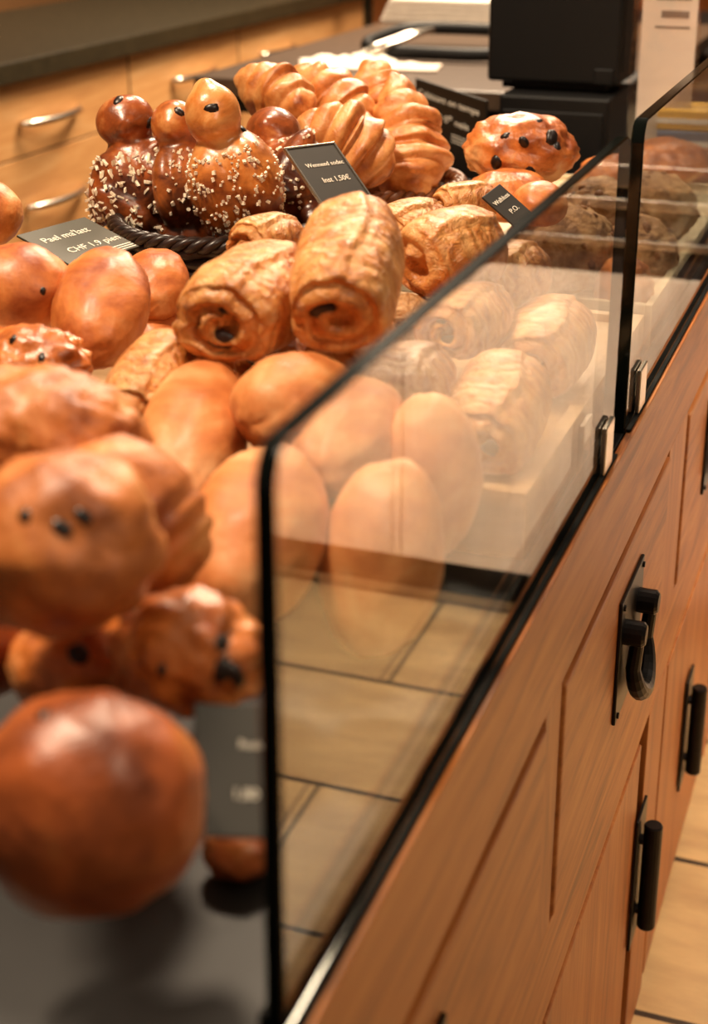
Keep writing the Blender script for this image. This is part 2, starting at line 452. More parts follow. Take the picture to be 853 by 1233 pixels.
def roll(name, p0, p1, rad, m, label, up=(0, 0, 1), seed=0, flat=.85, group='rolled chocolate pastries', cat='pastry', choc=True, twist=0.0, turns=2.0, ext=0.0):
    """laminated rolled pastry: layered flaps along the sides, a spiral with two chocolate sticks at each end"""
    p0 = Vector(p0); p1 = Vector(p1)
    L = (p1 - p0).length + ext; c = (p0 + p1) / 2
    nj = 84; nx = 46; vs = []; fs = []
    off = Vector((seed * 2.7, seed * 5.1, seed))
    def sect(th, x):
        s = 2 * x / L
        bulge = 1 - .13 * abs(s) ** 3 - .05 * s * s
        ct_, st_ = math.cos(th), math.sin(th)
        q = (abs(ct_) ** 2.4 + abs(st_) ** 2.4) ** (-1 / 2.4)
        f = ((th + twist + .10 * math.sin(3 * s + seed)) / (2 * PI) * 3) % 1.0
        q *= .93 + .12 * f ** 1.6 if f < .95 else .93 + .12 * (1 - (f - .95) / .05)
        q *= 1 + .035 * noise.noise(Vector((x * 45, ct_ * 2.2, st_ * 2.2)) + off) + .016 * noise.noise(Vector((x * 160, ct_ * 5, st_ * 5)) + off)
        q *= 1 + .05 * noise.noise(Vector((x * 16, ct_ * 1.1, st_ * 1.1)) + off * 2)
        return Vector((x, rad * ct_ * q * bulge, rad * flat * st_ * q * bulge))
    for i in range(nx + 1):
        s = -1 + 2 * i / nx
        x = L / 2 * math.copysign(abs(s) ** .85, s)
        for j in range(nj): vs.append(sect(2 * PI * j / nj, x))
    for i in range(nx):
        for j in range(nj):
            a = i * nj + j; b = i * nj + (j + 1) % nj
            fs.append((a, b, b + nj, a + nj))
    nr = 26
    for e, sg in ((0, -1), (nx, 1)):
        prev = [e * nj + j for j in range(nj)]
        for k in range(1, nr):
            t = 1 - k / nr; cur = []
            for j in range(nj):
                th = 2 * PI * j / nj; b = vs[e * nj + j]
                ph = t * turns - sg * th / (2 * PI) + .08 * math.sin(2 * th + seed)
                gr = (.5 + .5 * math.cos(2 * PI * ph)) ** 1.6
                edge = min(1.0, (1 - t) * 6)
                py, pz = b.y * t / rad, b.z * t / rad
                pit = math.exp(-((py + .12) ** 2 + (pz + .02) ** 2) / .05)
                dx = .0075 * (1 - t * t) + .0022 * math.sin(min(1, (1 - t) * 5) * PI / 2) - .0085 * gr * edge * (1 - .5 * t) - .010 * pit
                dx += .0016 * noise.noise(Vector((t * 3 * math.cos(th), t * 3 * math.sin(th), seed + sg)))
                vs.append(Vector((b.x + sg * dx, b.y * t, b.z * t))); cur.append(len(vs) - 1)
            for j in range(nj):
                q = (prev[j], cur[j], cur[(j + 1) % nj], prev[(j + 1) % nj])
                fs.append(q if sg < 0 else q[::-1])
            prev = cur
        vs.append(Vector((sg * (L / 2 + .006), 0, 0)))
        for j in range(nj):
            q = (prev[j], len(vs) - 1, prev[(j + 1) % nj])
            fs.append(q if sg < 0 else q[::-1])
    o = link_mesh(name, to_mesh(name, vs, fs), m)
    o.matrix_world = frame(c, p1 - p0, up)
    tag(o, label, cat, group)
    if choc:
        for sg in (-1, 1):
            an = seed * 2.4 + sg
            for (yy, zz, bs_) in ((-.30 * math.cos(an), -.30 * math.sin(an), .21), (.34 * math.cos(an + .4), .34 * math.sin(an + .4), .11)):
                bm = bmesh.new()
                blob_bm(bm, (sg * (L / 2 + .0015), rad * yy, rad * flat * zz), rad * bs_, (.5, 1.2, .8), seed=seed + yy)
                link_mesh('chocolate_stick', bm_mesh(bm, 'chocolate_stick', True), M['choc'], o)
    return o
def croissant(p0, p1, rad, label, bend=.25, seed=0, segs=6, up=(0, -1, .5), m=None, spin=0.0, peak=0.0, name='croissant', group='croissants in the brown basket'):
    """crescent of stepped overlapping wraps, fat in the middle, pointed at the ends"""
    p0 = Vector(p0); p1 = Vector(p1); L = (p1 - p0).length; c = (p0 + p1) / 2
    ns = 110; nj = 40; vs = []; fs = []
    for i in range(ns + 1):
        s = -1 + 2 * i / ns
        x0 = s * L / 2; y0 = bend * L * (1 - s * s) - bend * L * .5
        tx = Vector((1, -4 * bend * s, 0)).normalized(); nn = Vector((-tx.y, tx.x, 0))
        for j in range(nj):
            th = 2 * PI * j / nj
            u = (abs(s + .06 * math.sin(2.3 * s + seed)) + .035 * math.sin(th + seed) + .015 * math.sin(2 * th + 3 * seed)) * segs / 2.0
            f = u % 1.0
            sp = (s - peak) / (1 - peak) if s > peak else (s - peak) / (1 + peak)
            env = max(0.0, 1 - abs(sp) ** (1.7 if s < peak else 2.4)) ** (.8 if s < peak else .6)
            stp = 1 + .22 * ((f - .5) if f < .86 else .36 - (f - .86) * 6.14)
            stp *= 1 + .10 * math.sin(PI * f)
            q = rad * (env * stp * .97 + .03) * (1 + .22 * noise.noise(Vector((s * 3.4, math.cos(th) * 1.3, math.sin(th) * 1.3 + seed * 3))))
            vs.append(Vector((x0, y0, 0)) + nn * (q * math.cos(th)) + Vector((0, 0, 1)) * (q * .88 * math.sin(th)))
    for i in range(ns):
        for j in range(nj):
            a = i * nj + j; b = i * nj + (j + 1) % nj
            fs.append((a, b, b + nj, a + nj))
    fs.append(tuple(range(nj))[::-1]); fs.append(tuple(ns * nj + j for j in range(nj)))
    o = link_mesh(name, to_mesh(name, vs, fs), m or M['croissant'])
    o.matrix_world = frame(c, p1 - p0, up) @ Matrix.Rotation(spin, 4, 'X')
    return tag(o, label, 'croissant', group)
def remesh(name, bm, vox, it=6):
    me = bm_mesh(bm, name + '_source')
    t = bpy.data.objects.new(name + '_source', me); COL.objects.link(t)
    r = t.modifiers.new('r', 'REMESH'); r.mode = 'VOXEL'; r.voxel_size = vox
    s = t.modifiers.new('s', 'SMOOTH'); s.iterations = it; s.factor = .5
    dg = bpy.context.evaluated_depsgraph_get()
    out = bpy.data.meshes.new_from_object(t.evaluated_get(dg)); out.name = name
    bpy.data.objects.remove(t); bpy.data.meshes.remove(me)
    smooth(out); return out
def ell(bm, c, r, rot=(0, 0, 0)):
    q = Matrix.Rotation(rot[2], 3, 'Z') @ Matrix.Rotation(rot[1], 3, 'Y') @ Matrix.Rotation(rot[0], 3, 'X')
    res = bmesh.ops.create_uvsphere(bm, u_segments=28, v_segments=18, radius=1)
    for v in res['verts']:
        v.co = q @ Vector((v.co.x * r[0], v.co.y * r[1], v.co.z * r[2])) + Vector(c)
def dough_man(foot, head, face, label, m, k=1.0, eyes=(), sugar=220, seed=0, arms=True, headr=.028, crest=True, stick=2.0, wide=1.0, slim=1.0):
    """sweet dough figure: ball head on a short neck, plump trunk with folded arms, two stub legs"""
    foot = Vector(foot); head = Vector(head)
    H = (head - foot).length
    bm = bmesh.new()   # local: Z up the body, -Y faces out
    ell(bm, (0, -.002, H), (headr * k * wide, headr * .96 * k, headr * 1.08 * k))
    ell(bm, (0, -.012 * k, H - .002), (headr * .62 * k, headr * .75 * k, headr * .6 * k))
    ell(bm, (0, 0, H - .027 * k), (.024 * k, .023 * k, .022 * k))
    if crest: ell(bm, (0, .004 * k, H + headr * .5 * k), (headr * .55 * k, headr * .6 * k, headr * .75 * k))
    ell(bm, (0, 0, H * .49), (.044 * k * slim, .039 * k, H * .41))
    for s in (-1, 1):
        ell(bm, (s * .015 * k * slim, -.012 * k, H * .47), (.031 * k * slim, .033 * k, H * .36))
    for s in (-1, 1):
        ell(bm, (s * .019 * k * slim, 0, H * .02), (.021 * k, .024 * k, H * .22))
        if arms:
            ell(bm, (s * .038 * k, -.010 * k, H * .54), (.016 * k, .020 * k, .040 * k), (.15, s * -.35, 0))
            ell(bm, (s * .017 * k, -.036 * k, H * (.44 + .06 * s)), (.017 * k, .014 * k, .040 * k), (0, s * .8, 0))
    me = remesh('dough_figure', bm, .0026, 7)
    for v in me.vertices:
        q = noise.noise(v.co * 28 + Vector((seed * 9, 0, 0))) * .0018
        v.co += v.normal * q
    o = link_mesh('dough_figure', me, m)
    z = (head - foot).normalized(); y = -(Vector(face) - z * Vector(face).dot(z)).normalized(); x = y.cross(z)
    mt = Matrix((x, y, z)).transposed().to_4x4(); mt.translation = foot
    o.matrix_world = mt
    tag(o, label, 'pastry', 'sweet dough figures in the black basket')
    bits(o, eyes, .0062 * k, 'raisin', M['raisin'])
    rr = random.Random(seed + 40)
    fs = [p for p in me.polygons if p.center.z < H - .030 * k and p.center.z > .01]
    if sugar and fs:
        bm = bmesh.new()
        for i in range(sugar):
            p = rr.choice(fs)
            if noise.noise(p.center * 22 + Vector((seed, 0, 4))) < -.15 and rr.random() < .6: continue
            s = rr.uniform(.0014, .0027)
            q = Matrix.Rotation(rr.uniform(0, 6), 3, 'Z') @ Matrix.Rotation(rr.uniform(0, 6), 3, 'X')
            r_ = bmesh.ops.create_cube(bm, size=1)
            for v in r_['verts']:
                v.co = q @ Vector((v.co.x * s * 1.2, v.co.y * s, v.co.z * s * rr.uniform(1, stick))) + p.center + p.normal * s * .3
        tag(link_mesh('pearl_sugar', bm_mesh(bm, 'pearl_sugar'), M['sugar'], o), None, None, kind='stuff')
    return o

def basket(name, c, rx, ry, h, m, label, rot=0.0, rows=11, stakes=30, flare=.78):
    o = thing(name, label, 'basket', c); o.rotation_euler = (0, 0, rot)
    bm = bmesh.new(); n_ = stakes * 4
    for k in range(rows):
        t = (k + .5) / rows; f = flare + (1 - flare) * t; z = t * h
        pts = []
        for i in range(n_):
            a = 2 * PI * i / n_
            q = f + (.0028 / rx) * math.sin(a * stakes / 2 + PI * k)
            pts.append((rx * q * math.cos(a), ry * q * math.sin(a), z + .0006 * math.sin(a * 7 + k)))
        add_tube(bm, pts, h / rows * .56, seg=7, closed=True)
    for i in range(stakes):
        a = 2 * PI * i / stakes
        add_tube(bm, [(rx * f * math.cos(a), ry * f * math.sin(a), z) for f, z in ((flare, 0), ((1 + flare) / 2, h / 2), (1, h))], .0026, seg=6)
    link_mesh('woven_side', bm_mesh(bm, 'woven_side', True), m, o)
    bm = bmesh.new()
    for s in range(3):
        pts = []
        for i in range(160):
            a = 2 * PI * i / 160; b = a * 16 + s * 2 * PI / 3
            q = 1 + .0048 * math.cos(b) / rx
            pts.append((rx * q * math.cos(a), ry * q * math.sin(a), h + .003 + .0048 * math.sin(b)))
        add_tube(bm, pts, .0046, seg=8, closed=True)
    link_mesh('braided_rim', bm_mesh(bm, 'braided_rim', True), m, o)
    bm = bmesh.new()
    bmesh.ops.create_cone(bm, cap_ends=True, segments=48, radius1=rx * flare, radius2=rx * flare, depth=.006)
    for v in bm.verts: v.co.y *= ry / rx; v.co.z += .003
    link_mesh('base', bm_mesh(bm, 'base'), m, o)
    return o
def text_mesh(s, name, width, m, parent, mat, thick=.0003, height=None):
    cu = bpy.data.curves.new(name, 'FONT'); cu.body = s; cu.extrude = .004; cu.align_x = 'LEFT'
    t = bpy.data.objects.new(name, cu); COL.objects.link(t)
    dg = bpy.context.evaluated_depsgraph_get()
    me = bpy.data.meshes.new_from_object(t.evaluated_get(dg)); me.name = name
    bpy.data.objects.remove(t)
    xs = [v.co.x for v in me.vertices]; x0, x1 = min(xs), max(xs)
    k = width / (x1 - x0)
    for v in me.vertices:
        v.co = Vector(((v.co.x - x0) * k, v.co.y * (k if height is None else height), v.co.z * .04))
    o = link_mesh(name, me, m, parent); o.matrix_local = mat
    return o
def card(name, TL, TR, BL, m, label, lines, hs=None, t=.0022, rules=(), sleeve=False, stake=True, group='price cards among the breads', cat='sign'):
    TL, TR, BL = Vector(TL), Vector(TR), Vector(BL)
    x = TR - TL; W = x.length; x.normalize(); d = BL - TL; d = d - x * d.dot(x); Hh = d.length; y = -d.normalized(); z = x.cross(y)
    c = TL + x * W / 2 - y * Hh / 2
    mt = Matrix((x, y, z)).transposed().to_4x4(); mt.translation = c
    o = thing(name, label, cat, group=group); o.matrix_world = mt
    box('plate', (-W / 2, W / 2, -Hh / 2, Hh / 2, -t, 0), m, o, bev=.0005)
    for (s, fx, fy, fw) in lines:
        text_mesh(s, 'lettering', W * fw, M['ink'], o, Matrix.Translation((-W / 2 + W * fx, Hh / 2 - Hh * fy, .0002)), height=hs)
    for (fx, fy, fw) in rules:
        box('printed_line', (-W / 2 + W * fx, -W / 2 + W * (fx + fw), Hh / 2 - Hh * fy - .0006, Hh / 2 - Hh * fy + .0006, 0, .0004), M['ink'], o, bev=0)
    if sleeve:
        bm = bmesh.new()
        for b in ((-W / 2 - .002, -W / 2, -Hh / 2 - .002, Hh / 2 + .002), (W / 2, W / 2 + .002, -Hh / 2 - .002, Hh / 2 + .002), (-W / 2, W / 2, -Hh / 2 - .002, -Hh / 2), (-W / 2, W / 2, Hh / 2, Hh / 2 + .002)):
            add_box(bm, *b, -t - .0005, .0008, bev=.0003)
        link_mesh('clear_holder_edge', bm_mesh(bm, 'holder'), M['steel'], o)
    if stake:
        bm = bmesh.new()
        add_tube(bm, [(0, -Hh / 2 + .006, -t - .0015), (0, -Hh / 2 - .05, -t - .0015)], .0012, seg=8)
        link_mesh('stake', bm_mesh(bm, 'stake'), M['steel'], o)
    return o

# ------------------------------------------------------------------ breads: foreground left
Z = (0, 0, 1)
g1 = 'glazed raisin figures in the foreground'
o = loaf('glazed_bun', (-0.0888, 0.4725, 0.0976), RT, (0.1, -.35, 1), (.051, .047, .047), M['browned'], 'round dark-glazed bun nearest the camera with one raisin', 'bun', g1, lump=.05, seed=1, flat=.9)
bits(o, [(-0.4719, 0.7205, -0.5081)], .0040, 'raisin', M['raisin'])
o = loaf('glazed_bun', (-0.1416, 0.5521, 0.1745), RT + UP * .06, (0.05, -.5, 1), (.047, .046, .039), M['glazed'], 'big glazed bun with three raisins like a face, left edge', 'bun', g1, lump=.12, seed=2, flat=.9, freq=1.9)
bits(o, [(-0.5041, 0.7675, -0.3961), (-0.4823, 0.7768, -0.4048), (-0.4726, 0.7863, -0.3979)], (.0042, .0055, .004), 'raisin', M['raisin'])
loaf('glazed_bun', (-0.2347, 0.6959, 0.1639), RT - UP * .25, (0, -.3, 1), (.060, .045, .034), M['glazed'], 'wrinkled golden bun behind the raisin-faced bun', 'bun', g1, lump=.12, freq=4.6, seed=3)
loaf('glazed_bun', (-0.1581, 0.6483, 0.1457), RT * .75 - UP * .7, (0, -.3, 1), (.047, .040, .034), M['glazed'], 'golden bun with pleated right side beside the raisin-faced bun', 'bun', g1, lump=.05, seed=4, crease=[(0, .30, .07, .12), (0, .55, .06, .15), (0, .78, .05, .15)])
o = loaf('raisin_bun', (-0.0885, 0.5718, 0.1183), RT - UP * .2, (0, -.4, 1), (.036, .030, .027), M['raisinbun'], 'torn raisin bun with dark hollow, above the grey card', 'bun', 'raisin buns', lump=.16, freq=2.4, seed=5)
bits(o, [(-0.3787, 0.7937, -0.4761), (-0.3751, 0.7874, -0.4891), (-0.3673, 0.7866, -0.4963), (-0.4117, 0.7688, -0.4894)], (.0065, .0065, .005, .003), 'raisin', M['raisin'])
o = loaf('raisin_bun', (-0.1569, 0.5822, 0.0929), RT, (0, -.4, 1), (.034, .030, .026), M['raisinbun'], 'raisin bun squeezed between the two big glazed buns', 'bun', 'raisin buns', lump=.08, seed=6)
bits(o, [(-0.4589, 0.7488, -0.4782)], .0055, 'raisin', M['raisin'])
loaf('raisin_bun', (-0.0653, 0.5706, 0.0130), RT, (0, -.2, 1), (.018, .016, .013), M['browned'], 'small reddish bun under the grey card', 'bun', 'raisin buns', lump=.08, seed=61)
loaf('glazed_bun', (-0.2274, 0.5989, 0.0853), RT, (0, -.2, 1), (.035, .035, .03), M['browned'], 'dark bun cut off by the left edge, under the raisin-faced bun', 'bun', g1, lump=.06, seed=62)
card('price_card', (-0.0715, 0.5411, 0.1115), (-0.0409, 0.5610, 0.1048), (-0.0431, 0.5018, 0.0725), M['card'], 'blurred grey price card at the near end of the glass', [('Rosine', .55, .34, .40), ('1,80 €', .48, .72, .45)], stake=False)

# smooth rolls in the middle
g2 = 'smooth oval milk rolls'
def milk(p0, p1, rad, label, m='brioche', seed=0, flat=.82, ext=.03, up=(0, -.3, 1), taper=.0, g=g2, lump=.055):
    p0, p1 = Vector(p0), Vector(p1)
    return loaf('milk_roll', (p0 + p1) / 2, p1 - p0, up, ((p1 - p0).length / 2 + ext, rad, rad * flat), M[m], label, 'roll', g, lump=lump, seed=seed, taper=taper, flat=.85)
milk((-0.2186, 0.8277, 0.0809), (-0.2436, 0.9124, 0.1164), .038, 'smooth oval roll standing left of the glass corner', seed=11)
milk((-0.1707, 0.8635, 0.1268), (-0.1557, 0.9153, 0.1290), .040, 'smooth oval roll half hidden behind the top of the glass corner', seed=12, ext=.02)
milk((-0.1261, 0.7135, 0.0804), (-0.1354, 0.7795, 0.1120), .042, 'smooth oval roll cut by the near glass edge', seed=13, ext=.03)
milk((-0.1228, 0.8490, 0.1037), (-0.1260, 0.9215, 0.1173), .037, 'smooth roll behind the rounded glass corner, seen through the glass', seed=16, ext=.025)
milk((-0.0580, 0.7518, 0.0606), (-0.0600, 0.7836, 0.1096), .037, 'foremost pale smooth roll seen through the glass', seed=14, ext=.03)
milk((-0.0680, 0.8798, 0.0642), (-0.0700, 0.8945, 0.1114), .037, 'second pale smooth roll behind the glass, touching the wooden tray', seed=15, ext=.03)
roll('pain_au_chocolat', (-0.2840, 0.8827, 0.1073), (-0.2899, 0.9572, 0.1285), .030, M['flaky'], 'small layered pastry between the raisin bun and the smooth roll', seed=21, choc=False)

# rolled chocolate pastries
roll('pain_au_chocolat', (-0.2328, 0.9246, 0.1657), (-0.2383, 1.0378, 0.1696), .044, M['flaky'], 'rolled chocolate pastry lying left, spiral end to the camera', seed=22, up=(0, -.2, 1), flat=.82)
roll('pain_au_chocolat', (-0.1536, 0.9471, 0.1783), (-0.1756, 1.0412, 0.2062), .040, M['flaky'], 'rolled chocolate pastry standing tall under the slate card', seed=23, up=(-.1, -.6, 1), flat=.95, ext=.02)
roll('pain_au_chocolat', (-0.0620, 0.9955, 0.0759), (-0.0640, 1.0765, 0.0927), .039, M['flaky'], 'largest rolled pastry on the tray behind the nearest glass', seed=24, up=(0, -.3, 1), ext=.012)
roll('pain_au_chocolat', (-0.0660, 1.1608, 0.0811), (-0.0680, 1.2654, 0.0853), .039, M['flaky'], 'rolled pastry behind the largest one, on the tray behind glass', seed=25, up=(0, -.3, 1), ext=.012)
roll('pain_au_chocolat', (-0.1299, 0.9806, 0.0981), (-0.1247, 1.0532, 0.1044), .034, M['flaky'], 'rolled pastry half under the glass rim, left of the largest one', seed=26, up=(0, -.3, 1))
roll('pain_au_chocolat', (-0.1242, 1.1048, 0.1194), (-0.1157, 1.1973, 0.1156), .032, M['flaky'], 'flaky rolled pastry just under the sloping glass rim', seed=27, up=(0, -.3, 1))
roll('pain_au_chocolat', (-0.1667, 1.1716, 0.1546), (-0.1308, 1.2335, 0.1631), .040, M['flaky'], 'plump rolled pastry left of the small tilted card', seed=28, up=(0, -.3, 1), choc=False, turns=1.5, flat=.9)
roll('pain_au_chocolat', (-0.2247, 1.2633, 0.1524), (-0.2112, 1.3366, 0.1529), .030, M['flaky'], 'rolled pastry behind the plump one, right of the tall one', seed=29, choc=False)
roll('pain_au_chocolat', (-0.2208, 1.4221, 0.1480), (-0.1882, 1.4568, 0.1484), .026, M['flaky'], 'pale rolled pastry behind the small tilted card', seed=30, choc=False)
roll('pain_au_chocolat', (-0.1278, 1.2407, 0.1213), (-0.1052, 1.2971, 0.1281), .034, M['flaky'], 'pale pastry behind the glass under the small tilted card', seed=31, choc=False)
roll('pain_au_chocolat', (-0.2941, 1.1100, 0.1735), (-0.2801, 1.1593, 0.1705), .027, M['flaky'], 'short folded pastry in front of the black basket', seed=32, choc=False)
o = loaf('nut_pastry', (-0.1727, 1.1632, 0.1106), RT, (0, -.3, 1), (.026, .022, .018), M['seeded'], 'small nutty pastry between tall pastry and glass rim', 'pastry', lump=.2, freq=5, seed=33)

roll('pain_au_chocolat', (-0.3002, 1.1625, 0.1113), (-0.2829, 1.2018, 0.1085), .044, M['flaky'], 'rolled pastry beneath the short folded one, mostly hidden', seed=36, choc=False)
roll('pain_au_chocolat', (-0.2499, 1.0088, 0.1074), (-0.2298, 1.0602, 0.1041), .034, M['flaky'], 'rolled pastry lying underneath the left spiral pastry', seed=34)
roll('pain_au_chocolat', (-0.1833, 1.0116, 0.1107), (-0.1718, 1.0826, 0.1071), .034, M['flaky'], 'rolled pastry lying underneath the tall pastry', seed=35)

# smooth rolls at left
g3 = 'golden rolls by the olive card'
o = milk((-0.3765, 1.0015, 0.1193), (-0.3989, 1.0620, 0.1488), .039, 'tall golden roll standing in front of the olive card', 'milk', 41, g=g3, ext=.03)
milk((-0.4034, 1.1460, 0.1071), (-0.4167, 1.1814, 0.1226), .033, 'small golden roll right of the tall one, by black basket', 'milk', 42, g=g3, ext=.022)
o = loaf('milk_roll', (-0.4652, 1.0345, 0.1406), RT, (0, -.3, 1), (.046, .042, .036), M['milk'], 'round golden roll left of the tall one, below the card', 'roll', g3, lump=.04, seed=43)
bits(o, [(-0.5105, 0.8193, -0.2611)], .003, 'raisin', M['raisin'])
loaf('milk_roll', (-0.6479, 1.2634, 0.1404), RT, (0, -.3, 1), (.040, .038, .034), M['glazed'], 'brown roll cut off by the left edge above the card', 'roll', g3, lump=.04, seed=44)
loaf('milk_roll', (-0.4015, 1.1452, 0.0750), RT, (0, -.3, 1), (.032, .030, .022), M['milk'], 'pale roll lying beneath the small golden roll', 'roll', g3, lump=.06, seed=45)
o = loaf('raisin_bun', (-0.3845, 0.9188, 0.1188), RT, (0, -.3, 1), (.044, .036, .028), M['raisinbun'], 'lumpy raisin bun below the tall golden roll', 'bun', 'raisin buns', lump=.18, freq=2.6, seed=46)
bits(o, [(-0.5243, 0.8007, -0.2900), (-0.5078, 0.8071, -0.3012)], .004, 'raisin', M['raisin'])
card('price_card', (-0.5588, 1.1839, 0.1445), (-0.5372, 1.2714, 0.1447), (-0.4927, 1.1660, 0.1249), M['card_olive'], 'olive price card lying tilted among golden rolls at left', [("Pael ma'latt", .14, .36, .66), ('CHF 1.9 pien', .22, .72, .74)], rules=((.62, .86, .36), (.62, .91, .36), (.66, .96, .32)), stake=False)

# ------------------------------------------------------------------ baskets
bk = Vector((-0.4478, 1.4018, 0.1335))
basket('wicker_basket', (bk.x, bk.y, 0.0005), .108, .13, max(.05, bk.z - .012), M['wicker_dark'], 'black wicker basket full of sugared dough figures', rot=.1)
bk2 = Vector((-0.3962, 1.6830, 0.1074))
basket('wicker_basket', (bk2.x, bk2.y, 0.0005), .112, .10, max(.05, bk2.z), M['wicker'], 'brown wicker basket full of croissants', rot=.35, flare=.7)
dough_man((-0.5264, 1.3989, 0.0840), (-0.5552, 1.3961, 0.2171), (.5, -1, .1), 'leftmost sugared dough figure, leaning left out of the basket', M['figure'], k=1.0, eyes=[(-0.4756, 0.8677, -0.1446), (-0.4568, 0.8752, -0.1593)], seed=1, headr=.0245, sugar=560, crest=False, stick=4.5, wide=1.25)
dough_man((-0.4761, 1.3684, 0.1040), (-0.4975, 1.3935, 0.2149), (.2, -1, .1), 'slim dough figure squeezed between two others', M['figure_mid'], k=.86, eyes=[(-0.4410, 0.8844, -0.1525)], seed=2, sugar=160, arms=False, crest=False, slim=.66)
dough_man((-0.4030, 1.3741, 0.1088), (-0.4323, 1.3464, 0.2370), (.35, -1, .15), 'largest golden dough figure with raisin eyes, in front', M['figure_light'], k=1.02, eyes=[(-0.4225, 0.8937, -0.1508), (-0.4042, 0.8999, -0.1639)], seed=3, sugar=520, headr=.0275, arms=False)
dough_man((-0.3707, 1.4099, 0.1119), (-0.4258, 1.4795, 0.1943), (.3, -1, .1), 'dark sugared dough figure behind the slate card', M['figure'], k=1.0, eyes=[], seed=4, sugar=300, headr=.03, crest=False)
croissant((-0.5463, 1.6551, 0.2314), (-0.4315, 1.5936, 0.2005), .031, 'reddish croissant at the back left of the heap', seed=1, bend=.06)
croissant((-0.4941, 1.6994, 0.2379), (-0.3793, 1.6637, 0.1577), .036, 'long croissant sloping down in the middle of the heap', seed=2, bend=.04)
croissant((-0.4266, 1.5518, 0.2051), (-0.3316, 1.5832, 0.1402), .042, 'wide croissant right behind the slate card', seed=3, bend=.05)
croissant((-0.4345, 1.7893, 0.2378), (-0.3817, 1.7305, 0.1564), .032, 'croissant tip poking up behind the biggest croissant', seed=4, bend=.05)
croissant((-0.3744, 1.7191, 0.2350), (-0.3147, 1.6219, 0.1077), .041, 'biggest croissant standing upright at the right of the basket', seed=5, bend=.02, segs=7, peak=.35)
card('price_card', (-0.3428, 1.3132, 0.2145), (-0.3162, 1.3676, 0.2125), (-0.3022, 1.2765, 0.1709), M['card'], 'slate price card standing between dough figures and croissants', [('Wenneed sodec', .16, .36, .78), ('Inst 1,50€', .30, .64, .56)], sleeve=True)
card('price_card', (-0.1554, 1.3229, 0.1815), (-0.1470, 1.3516, 0.1888), (-0.1285, 1.2980, 0.1517), M['card'], 'small tilted price card in front of the raisin loaf', [('Walhluss', .1, .36, .8), ('P.O.', .35, .72, .4)], stake=False)
o = loaf('raisin_loaf', (-0.1960, 1.6222, 0.1712), RT, (0, -.25, 1), (.061, .05, .038), M['raisinbun'], 'round raisin loaf in front of the black cash drawer', 'bun', 'raisin buns', lump=.12, freq=2.6, seed=54)
bits(o, [(-0.2449, 0.9550, -0.1672), (-0.2327, 0.9571, -0.1726), (-0.2145, 0.9621, -0.1686), (-0.2492, 0.9507, -0.1843), (-0.2277, 0.9552, -0.1891), (-0.2115, 0.9619, -0.1732), (-0.2241, 0.9617, -0.1580)], (.005, .006, .0085, .007, .007, .006, .004), 'raisin', M['raisin'])
loaf('milk_roll', (-0.1872, 1.5433, 0.1363), RT, (0, -.25, 1), (.046, .04, .026), M['raisinbun'], 'golden roll under the round raisin loaf', 'roll', g3, lump=.08, seed=52)
loaf('milk_roll', (-0.1371, 1.4742, 0.1453), RT, (0, -.25, 1), (.028, .028, .022), M['milk'], 'small pale roll behind the sloping glass rim', 'roll', g3, lump=.05, seed=53)

# grain loaves behind the glass
g4 = 'grain loaves behind the farther glass'
def grain(c, dims, label, seed, m='seeded', nuts=26):
    o = loaf('grain_loaf', c, RT, (0, -.2, 1), dims, M[m], label, 'loaf', g4, lump=.10, freq=3, seed=seed)
    rr = random.Random(seed); bm = bmesh.new(); me = o.data
    fs = [p for p in me.polygons if p.normal.z > .1]
    for i in range(nuts):
        p = rr.choice(fs); blob_bm(bm, p.center, rr.uniform(.003, .006), (1.3, 1, .6), seed=i, sub=1, rot=p.normal.to_track_quat('Z', 'X').to_matrix())
    tag(link_mesh('nut_topping', bm_mesh(bm, 'nut_topping', True), M['seed'], o), None, None, kind='stuff')
    return o
grain((-0.1322, 1.5633, 0.0792), (.058, .05, .05), 'wide grain loaf behind the far end of the nearest glass', 71)
grain((-0.1203, 1.7059, 0.0840), (.050, .045, .045), 'grain loaf behind the wide one', 72)
grain((-0.1456, 1.8998, 0.0803), (.048, .045, .040), 'pale loaf at the back behind the glass gap', 73, 'milk', 0)
grain((-0.0705, 1.7696, 0.0842), (.050, .045, .045), 'round crusty loaf behind the farther glass, rear', 74)
grain((-0.0660, 1.6679, 0.0530), (.042, .042, .045), 'nut-topped loaf behind the farther glass, front', 75)
grain((-0.0577, 1.5343, 0.0526), (.030, .032, .032), 'browned loaf seen in the gap between the panes', 76, 'glazed', 0)
loaf('raisin_loaf', (-0.1094, 2.0946, 0.0796), RT, (0, -.25, 1), (.060, .045, .030), M['raisinbun'], 'golden raisin bread at far right behind the glass', 'bun', 'raisin buns', lump=.1, seed=77)
loaf('raisin_loaf', (-.082, 2.19, .046), RT, (0, -.25, 1), (.052, .045, .036), M['browned'], 'dark bread cut off by the right edge behind the glass', 'bun', 'raisin buns', lump=.1, seed=78)

